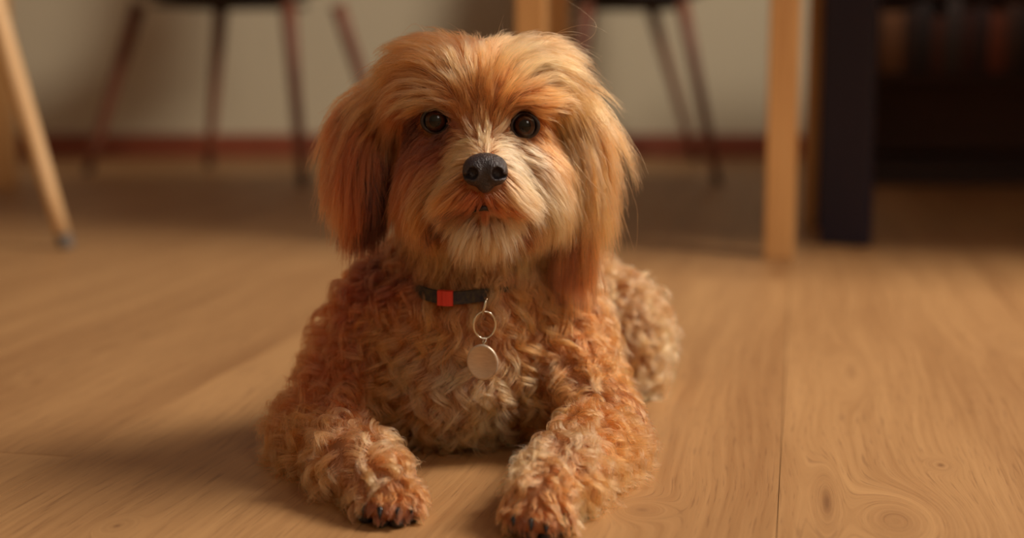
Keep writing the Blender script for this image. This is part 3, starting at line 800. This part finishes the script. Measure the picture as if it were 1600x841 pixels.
BODY = [
 (740, 430, 0, 1, 2.6, 0.4, 3.0, 'c'), (690, 440, -0.3, 1, 3.4, 0.42, 3.0, 'o'), (800, 440, 0.3, 1, 3.4, 0.42, 3.0, 't'), (640, 430, -0.5, 0.9, 3.4, 0.42, 4.2, 'b'), (860, 430, 0.4, 1, 3.4, 0.42, 2.0, 'o'), (600, 430, -0.7, 0.7, 3.6, 0.45, 4.8, 'b'),
 (560, 480, -0.8, 0.6, 3.6, 0.5, 5.4, 'r'), (620, 490, -0.3, 0.8, 3.6, 0.4, 5.4, 'o'), (690, 495, -0.2, 1, 3.0, 0.35, 5.0, 'o'), (757, 500, 0.1, 1, 3.0, 0.35, 5.0, 'o'), (815, 500, 0.3, 1, 3.0, 0.35, 5.0, 'o'), (870, 500, 0.5, 0.9, 3.6, 0.35, 4.8, 'o'),
 (550, 560, -0.7, 0.7, 3.9, 0.45, 6.0, 'r'), (610, 560, -0.4, 0.9, 3.9, 0.4, 6.0, 'o'), (660, 570, -0.4, 1, 3.6, 0.35, 6.0, 'c'), (710, 580, -0.1, 1, 3.6, 0.35, 6.0, 'p'), (760, 585, 0.1, 1, 3.6, 0.35, 6.0, 'c'), (815, 580, 0.3, 1, 3.6, 0.35, 6.0, 't'),
 (880, 570, 0.5, 0.9, 3.6, 0.35, 5.4, 'o'), (600, 630, -0.2, 1, 3.6, 0.35, 6.0, 'o'), (660, 640, -0.2, 1, 3.6, 0.35, 6.0, 'o'), (715, 650, 0, 1, 3.6, 0.35, 6.0, 'c'), (770, 650, 0.2, 1, 3.4, 0.35, 6.0, 'c'), (830, 640, 0.2, 1, 3.4, 0.35, 5.4, 'o'),
 (720, 690, 0, 1, 1.8, 0.25, 5.2, 't'), (530, 630, -0.6, 0.8, 3.6, 0.4, 5.4, 'r'), (490, 650, -0.4, 0.9, 3.4, 0.45, 5.4, 'o'), (900, 630, 0.4, 0.9, 3.4, 0.35, 4.8, 'o'), (935, 650, 0.5, 0.9, 3.4, 0.35, 4.2, 'o'), (520, 690, 0.1, 1, 3.0, 0.4, 4.8, 'o'),
 (560, 690, 0.5, 0.8, 2.9, 0.4, 4.8, 'c'), (600, 710, 0.7, 0.7, 1.9, 0.35, 5.2, 'o'), (545, 730, 0.2, 1, 2.6, 0.4, 4.8, 'c'), (500, 720, -0.3, 1, 2.9, 0.4, 4.8, 'o'), (590, 745, 0.4, 0.9, 1.6, 0.4, 4.5, 'c'), (625, 745, 0.7, 0.7, 1.5, 0.35, 3.8, 'o'),
 (550, 770, -0.3, 1, 1.8, 0.4, 4.5, 'o'), (600, 770, 0.2, 1, 1.2, 0.4, 1.2, 'o'), (575, 785, -0.2, 1, 0.8, 0.4, 1.0, 'o'), (605, 792, 0, 1, 0.55, 0.3, 0.4, 'o'), (640, 785, 0.4, 1, 0.9, 0.4, 1.0, 'o'), (930, 690, 0.3, 1, 2.9, 0.35, 4.2, 'o'),
 (890, 680, 0.0, 1, 2.9, 0.4, 4.2, 'c'), (860, 700, -0.4, 0.9, 2.6, 0.4, 4.2, 'c'), (910, 730, 0.4, 0.9, 2.9, 0.35, 3.6, 'o'), (870, 740, 0, 1, 1.9, 0.35, 4.5, 'o'), (835, 740, -0.6, 0.8, 1.7, 0.4, 4.5, 'c'), (900, 780, 0.5, 1, 2.6, 0.3, 2.0, 'c'),
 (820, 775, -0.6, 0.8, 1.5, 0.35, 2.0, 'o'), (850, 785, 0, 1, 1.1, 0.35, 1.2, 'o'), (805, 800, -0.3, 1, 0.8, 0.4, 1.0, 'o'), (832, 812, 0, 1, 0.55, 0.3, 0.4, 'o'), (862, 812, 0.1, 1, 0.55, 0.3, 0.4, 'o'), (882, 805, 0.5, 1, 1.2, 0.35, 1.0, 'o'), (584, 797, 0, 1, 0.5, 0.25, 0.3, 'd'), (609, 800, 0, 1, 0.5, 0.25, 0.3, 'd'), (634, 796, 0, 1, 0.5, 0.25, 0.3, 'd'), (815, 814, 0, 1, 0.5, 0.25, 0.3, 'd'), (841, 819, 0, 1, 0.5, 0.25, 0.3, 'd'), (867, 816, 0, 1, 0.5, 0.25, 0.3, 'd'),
 (975, 480, 0.5, 0.6, 3.1, 0.5, 5.4, 'c'), (1000, 520, 0.6, 0.7, 3.1, 0.5, 5.4, 'c'), (960, 540, 0.1, 1, 2.9, 0.45, 5.4, 'o'), (1010, 570, 0.5, 0.9, 2.9, 0.45, 4.8, 'c'), (960, 600, 0.1, 1, 1.2, 0.3, 2.0, 'o'), (1000, 600, 0.4, 0.8, 1.6, 0.4, 4.5, 'c'),
]
EAR_L = [
 (638, 128, -0.9, 0.2, 6.0, 0.25, 0.4, 'o'), (613, 150, -0.95, 0.35, 6.5, 0.28, 0.4, 'o'), (588, 165, -0.6, 0.8, 7.0, 0.22, 0.4, 'r'), (572, 190, -0.45, 0.9, 7.0, 0.22, 0.4, 'r'), (610, 190, -0.3, 0.95, 3.4, 0.15, 0.4, 'r'),
 (550, 230, -0.1, 1, 6.5, 0.2, 0.5, 'r'), (570, 230, -0.1, 1, 6.0, 0.15, 0.5, 'r'), (592, 235, 0.1, 1, 5.2, 0.12, 0.4, 'd'), (582, 255, 0.1, 1, 5.2, 0.12, 0.4, 'd'), (555, 285, 0, 1, 5.2, 0.12, 0.5, 'r'),
 (573, 285, 0.1, 1, 5.0, 0.1, 0.5, 'd'), (588, 290, 0.15, 1, 4.8, 0.1, 0.4, 'd'), (575, 320, 0.15, 1, 4.4, 0.1, 0.5, 'd'),
 (594, 262, .15, 1, 5.0, .1, .4, 'd'), (586, 300, .15, 1, 4.8, .1, .4, 'd'), (580, 325, .15, 1, 4.4, .1, .4, 'd')]
EAR_R = [
 (854, 135, 0.9, 0.2, 6.0, 0.25, 0.4, 't'), (872, 150, 0.8, 0.6, 7.0, 0.25, 0.4, 'o'), (892, 165, 0.6, 0.8, 8.0, 0.22, 0.4, 'o'), (899, 190, 0.45, 0.9, 8.0, 0.22, 0.4, 'o'), (864, 185, 0.2, 1, 7.0, 0.15, 0.4, 't'),
 (919, 245, 0.05, 1, 7.5, 0.2, 0.5, 'o'), (899, 240, 0.05, 1, 7.0, 0.15, 0.5, 't'), (881, 245, 0, 1, 6.5, 0.12, 0.4, 't'), (912, 310, 0.0, 1, 7.2, 0.12, 0.5, 'o'), (896, 310, -0.0, 1, 7.2, 0.1, 0.5, 'g'),
 (882, 320, -0.0, 1, 7.0, 0.1, 0.4, 'g'), (896, 350, -0.0, 1, 6.8, 0.1, 0.5, 'g'),]

def build_table(rows, f):
    pos, dr, att, col = [], [], [], []
    for (px, py, dx, dy, ln, lift, curl, c) in rows:
        q = march(f, px, py)
        if q is None: print('groom point missed', px, py); continue
        v = _R * dx - _U * dy
        n = grad(f, q[None])[0]
        v = v - n * (v @ n); v /= np.linalg.norm(v) + 1e-9
        pos.append(q); dr.append(v); att.append((ln * cm, lift, curl * 0.001)); col.append(COLS[c])
    return pos, dr, att, col
def finish(t): return [np.array(x) for x in t]
T_body = build_table(FACE + BODY, sdf_body)
# parts turned away from the camera: hair combed back and down
for (q, v, a, c) in [((0.0, 1.22, 0.20), (0, 1, -.1), (.026, .4, .004), 'o'), ((0.03, 1.36, 0.155), (.1, 1, -.1), (.026, .45, .0045), 'o'),
                     ((-0.06, 1.25, 0.12), (-.4, .6, -.6), (.026, .4, .0045), 'r'), ((-0.09, 1.38, 0.08), (-.3, .5, -.8), (.024, .4, .0045), 'r'),
                     ((0.13, 1.36, 0.09), (.4, .4, -.7), (.022, .45, .0045), 'c'), ((0.04, 1.44, 0.08), (0, .4, -1), (.026, .4, .0045), 'o'),
                     ((0.085, 1.47, 0.16), (.4, .7, -.3), (.035, .4, .004), 'o'), ((-0.03, 1.17, 0.30), (0, 1, -.4), (.035, .3, .0005), 'o'),
                     ((-0.03, 1.19, 0.22), (0, .5, -.9), (.03, .3, .002), 'o'), ((0.0, 1.3, 0.02), (0, .3, -1), (.012, .3, .002), 'r')]:
    v = np.array(v, float); v /= np.linalg.norm(v)
    T_body[0].append(np.array(q)); T_body[1].append(v); T_body[2].append(a); T_body[3].append(COLS[c])
T_body = finish(T_body)
T_earl = finish(build_table(EAR_L, lambda p: sdf_ear(p, 'l')))
T_earr = finish(build_table(EAR_R, lambda p: sdf_ear(p, 'r')))

def weights(T, p, pw=2.0, e=0.006):
    d2 = ((p[:, None, :] - T[0][None]) ** 2).sum(-1)
    w = 1.0 / (d2 + e * e) ** pw
    return w / w.sum(1, keepdims=True)
def sample_surface(V, Fq, n, keep=None):
    tri = np.concatenate([Fq[:, [0, 1, 2]], Fq[:, [0, 2, 3]]])
    A, B, C_ = V[tri[:, 0]], V[tri[:, 1]], V[tri[:, 2]]
    ar = np.linalg.norm(np.cross(B - A, C_ - A), axis=1)
    if keep is not None:
        ar = ar * keep((A + B + C_) / 3)
    k = rng.choice(len(tri), n, p=ar / ar.sum())
    r1 = np.sqrt(rng.random(n))[:, None]; r2 = rng.random(n)[:, None]
    return A[k] * (1 - r1) + B[k] * (r1 * (1 - r2)) + C_[k] * (r1 * r2)
EYES = [(EYE_L + np.array([0, -0.009, -0.0002]), 0.0104), (EYE_R + np.array([0, -0.009, 0.0015]), 0.0116),
        (EYE_R + np.array([0, -0.021, 0.001]), 0.0110), (EYE_L + np.array([0.002, -0.018, -0.004]), 0.0065)]
REPEL = EYES + [(NOSE_C + np.array([0, -0.006, 0.001]), 0.0150), (NOSE_C + np.array([0, -0.016, 0.001]), 0.0130)]
def vnoise(p, s, seed):
    r = np.random.default_rng(seed)
    out = 0
    for _ in range(5):
        k = r.normal(size=3) * s; ph = r.random() * 6.28
        out = out + np.sin(p @ k + ph)
    return out / 5 ** 0.5

def grow(roots, T, K, coll, grav, len_mul=1.0, seed=1, jit=0.16):
    """guide hairs combed along the table's directions, kept outside the skin"""
    r = np.random.default_rng(seed)
    n = len(roots)
    W = weights(T, roots)
    att = W @ T[2]; col = W @ T[3]
    ln = att[:, 0] * (0.8 + 0.4 * r.random(n)) * len_mul
    lift = np.clip(att[:, 1] * (0.65 + 0.7 * r.random(n)), 0, 0.9)
    nrm = grad(coll, roots)
    d = W @ T[1]; d += jit * r.normal(size=d.shape)
    d -= nrm * (d * nrm).sum(1, keepdims=True); d /= np.linalg.norm(d, axis=1, keepdims=True) + 1e-9
    d = d * np.sqrt(1 - lift ** 2)[:, None] + nrm * lift[:, None]
    layer = 0.0015 + 0.35 * ln * lift * r.random(n)
    pts = np.empty((n, K, 3)); pts[:, 0] = roots - nrm * 0.0012
    p = roots.copy(); step = (ln / (K - 1))[:, None]
    for i in range(1, K):
        p = p + d * step
        fld = weights(T, p) @ T[1]; fld /= np.linalg.norm(fld, axis=1, keepdims=True) + 1e-9
        d = d * 0.80 + fld * 0.20
        d[:, 2] -= grav * step[:, 0] * 100 * 0.10
        s = coll(p); g = grad(coll, p)
        mo = layer * min(1.0, i / (K * 0.5)) + 0.0006
        pen = np.maximum(mo - s, 0)[:, None]
        p = p + g * pen
        into = np.minimum((d * g).sum(1, keepdims=True), 0)
        d = d - g * into * (pen > 0) * 0.9
        for (c, rr) in REPEL:
            v = p - c; dist = np.linalg.norm(v, axis=1, keepdims=True)
            p = np.where(dist < rr, c + v / (dist + 1e-9) * rr, p)
        low = p[:, 2] < 0.0015
        p[low, 2] = 0.0015
        d /= np.linalg.norm(d, axis=1, keepdims=True) + 1e-9
        pts[:, i] = p
    return pts, ln, att[:, 2], col, nrm

def curl_guides(pts, ln, amp, r, wl=0.015):
    n, K, _ = pts.shape
    t = np.linspace(0, 1, K)[None, :]
    tan = np.gradient(pts, axis=1); tan /= np.linalg.norm(tan, axis=2, keepdims=True) + 1e-9
    up = np.array([0.31, -0.8, 0.52]); e1 = np.cross(tan, up); e1 /= np.linalg.norm(e1, axis=2, keepdims=True) + 1e-9
    e2 = np.cross(tan, e1)
    wlr = wl * (0.75 + 0.7 * r.random(n))
    ph = (r.random(n) * 6.28)[:, None] + 2 * math.pi * t * (ln / wlr)[:, None] * np.where(r.random(n) < 0.5, 1, -1)[:, None]
    a = (amp * (0.6 + 0.8 * r.random(n)))[:, None] * np.clip(t * 2.2, 0, 1)
    off = (np.cos(ph) * a)[..., None] * e1 + (np.sin(ph) * a)[..., None] * e2 * 0.75
    return pts + off - off[:, :1]

def make_fur(name, parent, mat, V, Fq, T, coll, n_guides, n_hairs, K, grav, clump, frizz, rad, keep=None, reject=None, seed=1, tipmix=0.25, wl=0.015, label=None, post=None, wisp=0.04, jit=0.16):
    r = np.random.default_rng(seed)
    gr = sample_surface(V, Fq, n_guides, keep)
    if reject is not None: gr = gr[~reject(gr)]
    pts, ln, amp, col, gn = grow(gr, T, K, coll, grav, seed=seed, jit=jit)
    pts = curl_guides(pts, ln, amp, r, wl)
    if post is not None: pts = post(pts)
    # lock colour variation
    lockv = np.exp(0.10 * r.normal(size=len(gr)) + 0.07 * vnoise(gr, 130.0, seed + 3))
    pale = np.clip(r.random(len(gr)) * 1.6 - 1.0, 0, 1)[:, None] * 0.35
    pale = pale * np.clip(col.mean(1, keepdims=True) / C_OR.mean(), 0, 1) ** 3
    gcol = col * lockv[:, None]; gcol = gcol * (1 - pale) + C_PALE * pale
    kd = kdtree.KDTree(len(gr))
    for i, q in enumerate(gr): kd.insert(Vector(q), i)
    kd.balance()
    hr = sample_surface(V, Fq, n_hairs, keep)
    if reject is not None: hr = hr[~reject(hr)]
    gi = np.array([kd.find(Vector(q))[1] for q in hr])
    n = len(hr)
    hn = gn[gi]
    t = np.linspace(0, 1, K)
    g = pts[gi]                                    # n K 3
    d0 = (hr - hn * 0.0012) - g[:, 0]
    cl = (clump * (0.75 + 0.25 * r.random(n)))[:, None] * (t[None] ** 0.9)
    H = g + d0[:, None, :] * (1 - cl)[..., None]
    # every hair its own length: shrink along the guide by resampling
    sc = 0.62 + 0.42 * r.random(n) ** 0.7
    idx = np.clip(t[None] * sc[:, None] * (K - 1), 0, K - 1.0001)
    i0 = idx.astype(int); fr_ = (idx - i0)[..., None]
    ar = np.arange(n)[:, None]
    H = H[ar, i0] * (1 - fr_) + H[ar, i0 + 1] * fr_
    # fine strands gather into wisps that wander together
    ns = max(50, n // 9)
    kd2 = kdtree.KDTree(ns); sub = hr[r.choice(n, ns, replace=False)]
    for i, q in enumerate(sub): kd2.insert(Vector(q), i)
    kd2.balance()
    si = np.array([kd2.find(Vector(q))[1] for q in hr])
    sw = r.normal(size=(ns, 3))[si]; sw2 = r.normal(size=(ns, 3))[si]; sk = (2 + 4 * r.random(ns))[si][:, None]
    sa_ = (wisp * ln[gi])[:, None, None]
    sd0 = (hr - sub[si])[:, None, :] * (0.75 * t[None] * (1 - cl[:, -1:]))[..., None]
    H = H - sd0 + (sw[:, None] * (t ** 1.3)[None, :, None] + sw2[:, None] * np.sin(sk * t[None])[..., None] * 0.5) * sa_
    # stray wander
    w1 = r.normal(size=(n, 3)); w2 = r.normal(size=(n, 3)); k1 = (2 + 3 * r.random(n))[:, None]
    fz = frizz * np.exp(0.7 * r.normal(size=n)) * ln[gi]
    H = H + (w1[:, None] * (t ** 1.5)[None, :, None] + w2[:, None] * np.sin(k1 * t[None])[..., None] * 0.5) * fz[:, None, None]
    for (c, rr) in REPEL:
        v = H - c; dist = np.linalg.norm(v, axis=2, keepdims=True)
        H = np.where(dist < rr * 0.97, c + v / (dist + 1e-9) * rr * 0.97, H)
    for (c, hw, hh, ym) in PRESS:
        q = ((H[..., 0] - c[0]) / hw) ** 2 + ((H[..., 2] - c[2]) / hh) ** 2
        H[..., 1] = np.where((q < 1) & (H[..., 1] < ym), ym + (ym - H[..., 1]) * 0.05, H[..., 1])
    H[..., 2] = np.maximum(H[..., 2], 0.0008)
    hc = gcol[gi] * np.array([1.06, 0.84, 0.78]) * np.exp(0.10 * r.normal(size=n))[:, None]
    cu = bpy.data.hair_curves.new(name)
    cu.add_curves([K] * n)
    cu.attributes['position'].data.foreach_set('vector', H.astype(np.float32).ravel()) if 'position' in cu.attributes else cu.position_data.foreach_set('vector', H.astype(np.float32).ravel())
    ra = cu.attributes.get('radius') or cu.attributes.new('radius', 'FLOAT', 'POINT')
    prof = rad * (1.0 - 0.75 * t ** 2.0)
    ra.data.foreach_set('value', (prof[None] * (0.8 + 0.4 * r.random(n))[:, None]).astype(np.float32).ravel())
    ca_ = cu.attributes.new('lock_color', 'FLOAT_COLOR', 'CURVE')
    ca_.data.foreach_set('color', np.concatenate([np.clip(hc, 0, 1), np.ones((n, 1))], 1).astype(np.float32).ravel())
    cu.materials.append(mat)
    o = bpy.data.objects.new(name, cu); link(o, parent)
    o['kind'] = 'stuff'
    if label: o['label'] = label
    return o

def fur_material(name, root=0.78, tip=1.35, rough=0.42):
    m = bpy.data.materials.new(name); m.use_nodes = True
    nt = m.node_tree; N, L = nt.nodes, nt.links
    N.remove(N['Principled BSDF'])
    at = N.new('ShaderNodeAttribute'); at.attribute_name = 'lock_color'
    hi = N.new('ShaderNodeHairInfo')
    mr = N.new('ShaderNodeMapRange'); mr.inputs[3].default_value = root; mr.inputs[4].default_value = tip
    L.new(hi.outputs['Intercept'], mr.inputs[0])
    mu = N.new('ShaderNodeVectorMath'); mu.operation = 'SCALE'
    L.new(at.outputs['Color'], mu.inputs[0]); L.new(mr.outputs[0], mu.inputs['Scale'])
    hb = N.new('ShaderNodeBsdfHairPrincipled')
    hb.model = 'CHIANG'; hb.parametrization = 'COLOR'
    hb.inputs['Roughness'].default_value = rough
    hb.inputs['Radial Roughness'].default_value = 0.5
    hb.inputs['Coat'].default_value = 0.0
    hb.inputs['Random Roughness'].default_value = 0.1
    L.new(mu.outputs[0], hb.inputs['Color'])
    L.new(hb.outputs[0], N['Material Output'].inputs['Surface'])
    return m
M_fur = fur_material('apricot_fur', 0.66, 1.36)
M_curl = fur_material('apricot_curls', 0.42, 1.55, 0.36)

HEAD_C = P(752, 245, 1.10)
def is_head(p):
    # above a sloping plane through the throat
    return (p[:, 2] > 0.163 + 0.10 * np.clip(p[:, 1] - 1.10, 0, 1)).astype(float)
_fc = {}
def facing(p):
    if len(p) not in _fc: _fc[len(p)] = _facing(p)
    return _fc[len(p)]
def _facing(p):
    n = grad(sdf_body, p)
    v = CAMP - p; v /= np.linalg.norm(v, axis=1, keepdims=True)
    return np.where((n * v).sum(1) > -0.35, 1.0, 0.35)
def rej_face(p):
    bad = np.zeros(len(p), bool)
    for e in (EYE_L, EYE_R):
        bad |= np.linalg.norm(p - e, axis=1) < 0.0118
    bad |= np.linalg.norm(p - NOSE_C, axis=1) < 0.0160
    return bad
def rej_low(p):
    return p[:, 2] < 0.004

HAIRS = 1.0
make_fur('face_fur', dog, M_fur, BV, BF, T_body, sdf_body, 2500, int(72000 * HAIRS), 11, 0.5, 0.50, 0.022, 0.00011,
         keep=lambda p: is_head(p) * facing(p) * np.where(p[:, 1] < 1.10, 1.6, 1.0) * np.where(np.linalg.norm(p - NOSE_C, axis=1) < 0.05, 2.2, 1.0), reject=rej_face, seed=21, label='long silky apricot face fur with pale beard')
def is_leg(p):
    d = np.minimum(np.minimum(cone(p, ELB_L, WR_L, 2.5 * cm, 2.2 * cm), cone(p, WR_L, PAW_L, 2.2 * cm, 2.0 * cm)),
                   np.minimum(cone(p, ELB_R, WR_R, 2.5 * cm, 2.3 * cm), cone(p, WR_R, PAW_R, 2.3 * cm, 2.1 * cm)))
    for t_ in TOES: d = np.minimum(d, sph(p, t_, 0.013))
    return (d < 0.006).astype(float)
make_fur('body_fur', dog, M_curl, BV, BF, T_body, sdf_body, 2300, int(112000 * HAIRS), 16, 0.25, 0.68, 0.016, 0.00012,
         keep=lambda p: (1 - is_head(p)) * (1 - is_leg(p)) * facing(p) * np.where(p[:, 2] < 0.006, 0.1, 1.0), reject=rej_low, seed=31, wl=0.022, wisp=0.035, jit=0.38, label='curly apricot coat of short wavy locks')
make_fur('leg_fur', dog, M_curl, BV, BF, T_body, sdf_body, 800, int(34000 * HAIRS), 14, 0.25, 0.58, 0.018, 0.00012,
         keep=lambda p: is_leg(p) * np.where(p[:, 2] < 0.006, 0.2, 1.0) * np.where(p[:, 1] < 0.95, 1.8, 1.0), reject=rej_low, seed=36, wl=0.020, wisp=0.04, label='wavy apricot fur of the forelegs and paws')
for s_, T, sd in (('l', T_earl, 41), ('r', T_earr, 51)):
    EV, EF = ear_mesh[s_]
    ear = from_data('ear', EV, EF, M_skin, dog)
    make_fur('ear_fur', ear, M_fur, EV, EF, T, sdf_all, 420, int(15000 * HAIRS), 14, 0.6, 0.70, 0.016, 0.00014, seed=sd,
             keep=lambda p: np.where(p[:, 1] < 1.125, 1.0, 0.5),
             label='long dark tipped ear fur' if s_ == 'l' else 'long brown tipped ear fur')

# ------------------------------------------------------------------ collar and tag
M_strap = noise_mat('collar_webbing', lin(34, 30, 44), lin(70, 62, 44), (1, 1, 1), 0.8, 260, 0.4)
M_red = noise_mat('red_plastic', lin(196, 44, 32), lin(214, 58, 42), (200, 1, 1), 0.45, 4, 0.5, bscale=8)
M_steel = noise_mat('polished_steel', lin(210, 204, 190), lin(226, 220, 206), (1, 1, 1), 0.22, 30, 0.1, metallic=1.0)
M_disc = noise_mat('brushed_steel', lin(206, 190, 172), lin(222, 208, 190), (6, 1, 40), 0.38, 30, 0.15, metallic=0.6)
col_o = empty('dog_collar', tuple(COLLAR_C)); tag(col_o, 'dark webbing collar with a red slide round the neck of the dog', 'collar')
def band(name, a0, a1, w, th, mat, off=0.0, closed=False):
    n = max(8, int(abs(a1 - a0) / 0.05)); v, f = [], []
    for i in range(n + (0 if closed else 1)):
        a = a0 + (a1 - a0) * i / n
        dr = np.array([math.sin(a), -math.cos(a), 0.0])
        r0 = collar_r(a) + off
        for (rr, zz) in ((0, -w / 2), (th, -w / 2 + 0.0006), (th, w / 2 - 0.0006), (0, w / 2)):
            v.append(COLLAR_C + dr * (r0 + rr) + np.array([0, 0, zz + collar_dz(a)]))
    m = len(v) // 4
    for i in range(m if closed else m - 1):
        for k in range(4):
            A = i * 4 + k; B = i * 4 + (k + 1) % 4; j = (i + 1) % m
            f.append((A, B, j * 4 + (k + 1) % 4, j * 4 + k))
    if not closed:
        f.append((3, 2, 1, 0)); f.append(tuple(4 * (m - 1) + k for k in range(4)))
    return from_data(name, v, f, mat, col_o, smooth=False)
band('strap', 0, 2 * math.pi, 0.0105, 0.0022, M_strap, closed=True)
a_red = collar_angle(697, 462)
sl = band('red_slide', a_red - 0.072, a_red + 0.072, 0.0125, 0.0034, M_red, 0.0016)
a_ring = collar_angle(757, 470)
dr = np.array([math.sin(a_ring), -math.cos(a_ring), 0]); rp_ = (COLLAR_C + dr * (collar_r(a_ring) + 0.004) + np.array([0, 0, collar_dz(a_ring)])); rp_ = np.array([TAG_RING[0], min(rp_[1], TAG_RING[1] + 0.002), TAG_RING[2] + 0.0155])
bm = bmesh.new()
add_tube(bm, [Vector(rp_ + np.array([0.0016 * math.sin(t), -0.0036 * math.cos(t), -0.0015 + 0.0065 * math.sin(t)])) for t in np.linspace(0, 2 * math.pi, 24, endpoint=False)], 0.0010, 8, closed=True)
put('hanging_loop', bm, M_steel, col_o, smooth=True)

tg = empty('name_tag', tuple(TAG_C)); tag(tg, 'round steel name tag hanging on a ring from the dog collar', 'tag')
bm = bmesh.new()
n = 40
RC = TAG_RING
add_tube(bm, [Vector(RC + np.array([0.0083 * math.cos(t), 0.0015 * math.cos(t), 0.0104 * math.sin(t)])) for t in np.linspace(0, 2 * math.pi, n, endpoint=False)], 0.00085, 10, closed=True)
put('split_ring', bm, M_steel, tg, smooth=True)
bm = bmesh.new()
add_tube(bm, [Vector(RC + np.array([0.0012 * math.cos(t), 0.0018 * math.sin(t), -0.0118 + 0.0024 * math.sin(t + 0.6)])) for t in np.linspace(0, 2 * math.pi, 16, endpoint=False)], 0.0006, 8, closed=True)
put('link_loop', bm, M_steel, tg, smooth=True)
Rt = Matrix.Rotation(math.radians(-16), 3, 'Z') @ Matrix.Rotation(math.radians(9), 3, 'X') @ Matrix.Rotation(math.radians(6), 3, 'Y')
bm = bmesh.new()
prof = [(0.0, -0.0009), (0.0100, -0.0009), (0.0108, -0.0015), (0.0118, -0.0015), (0.0123, -0.0008), (0.0123, 0.0008), (0.0116, 0.0013), (0.0, 0.0013)]
S = 48; rings = []
for (r_, y_) in prof:
    if r_ == 0: rings.append([bm.verts.new(Rt @ Vector((0, y_, 0)) + Vector(TAG_C))])
    else: rings.append([bm.verts.new(Rt @ Vector((r_ * math.cos(2 * math.pi * k / S), y_, r_ * 1.16 * math.sin(2 * math.pi * k / S))) + Vector(TAG_C)) for k in range(S)])
for A, B in zip(rings[:-1], rings[1:]):
    for k in range(S):
        k2 = (k + 1) % S
        if len(A) == 1: bm.faces.new((A[0], B[k2], B[k]))
        elif len(B) == 1: bm.faces.new((A[k], A[k2], B[0]))
        else: bm.faces.new((A[k], A[k2], B[k2], B[k]))
bmesh.ops.recalc_face_normals(bm, faces=bm.faces)
o = put('disc', bm, M_disc, tg, smooth=True)
o['label'] = 'blank oval steel disc with a raised rim'
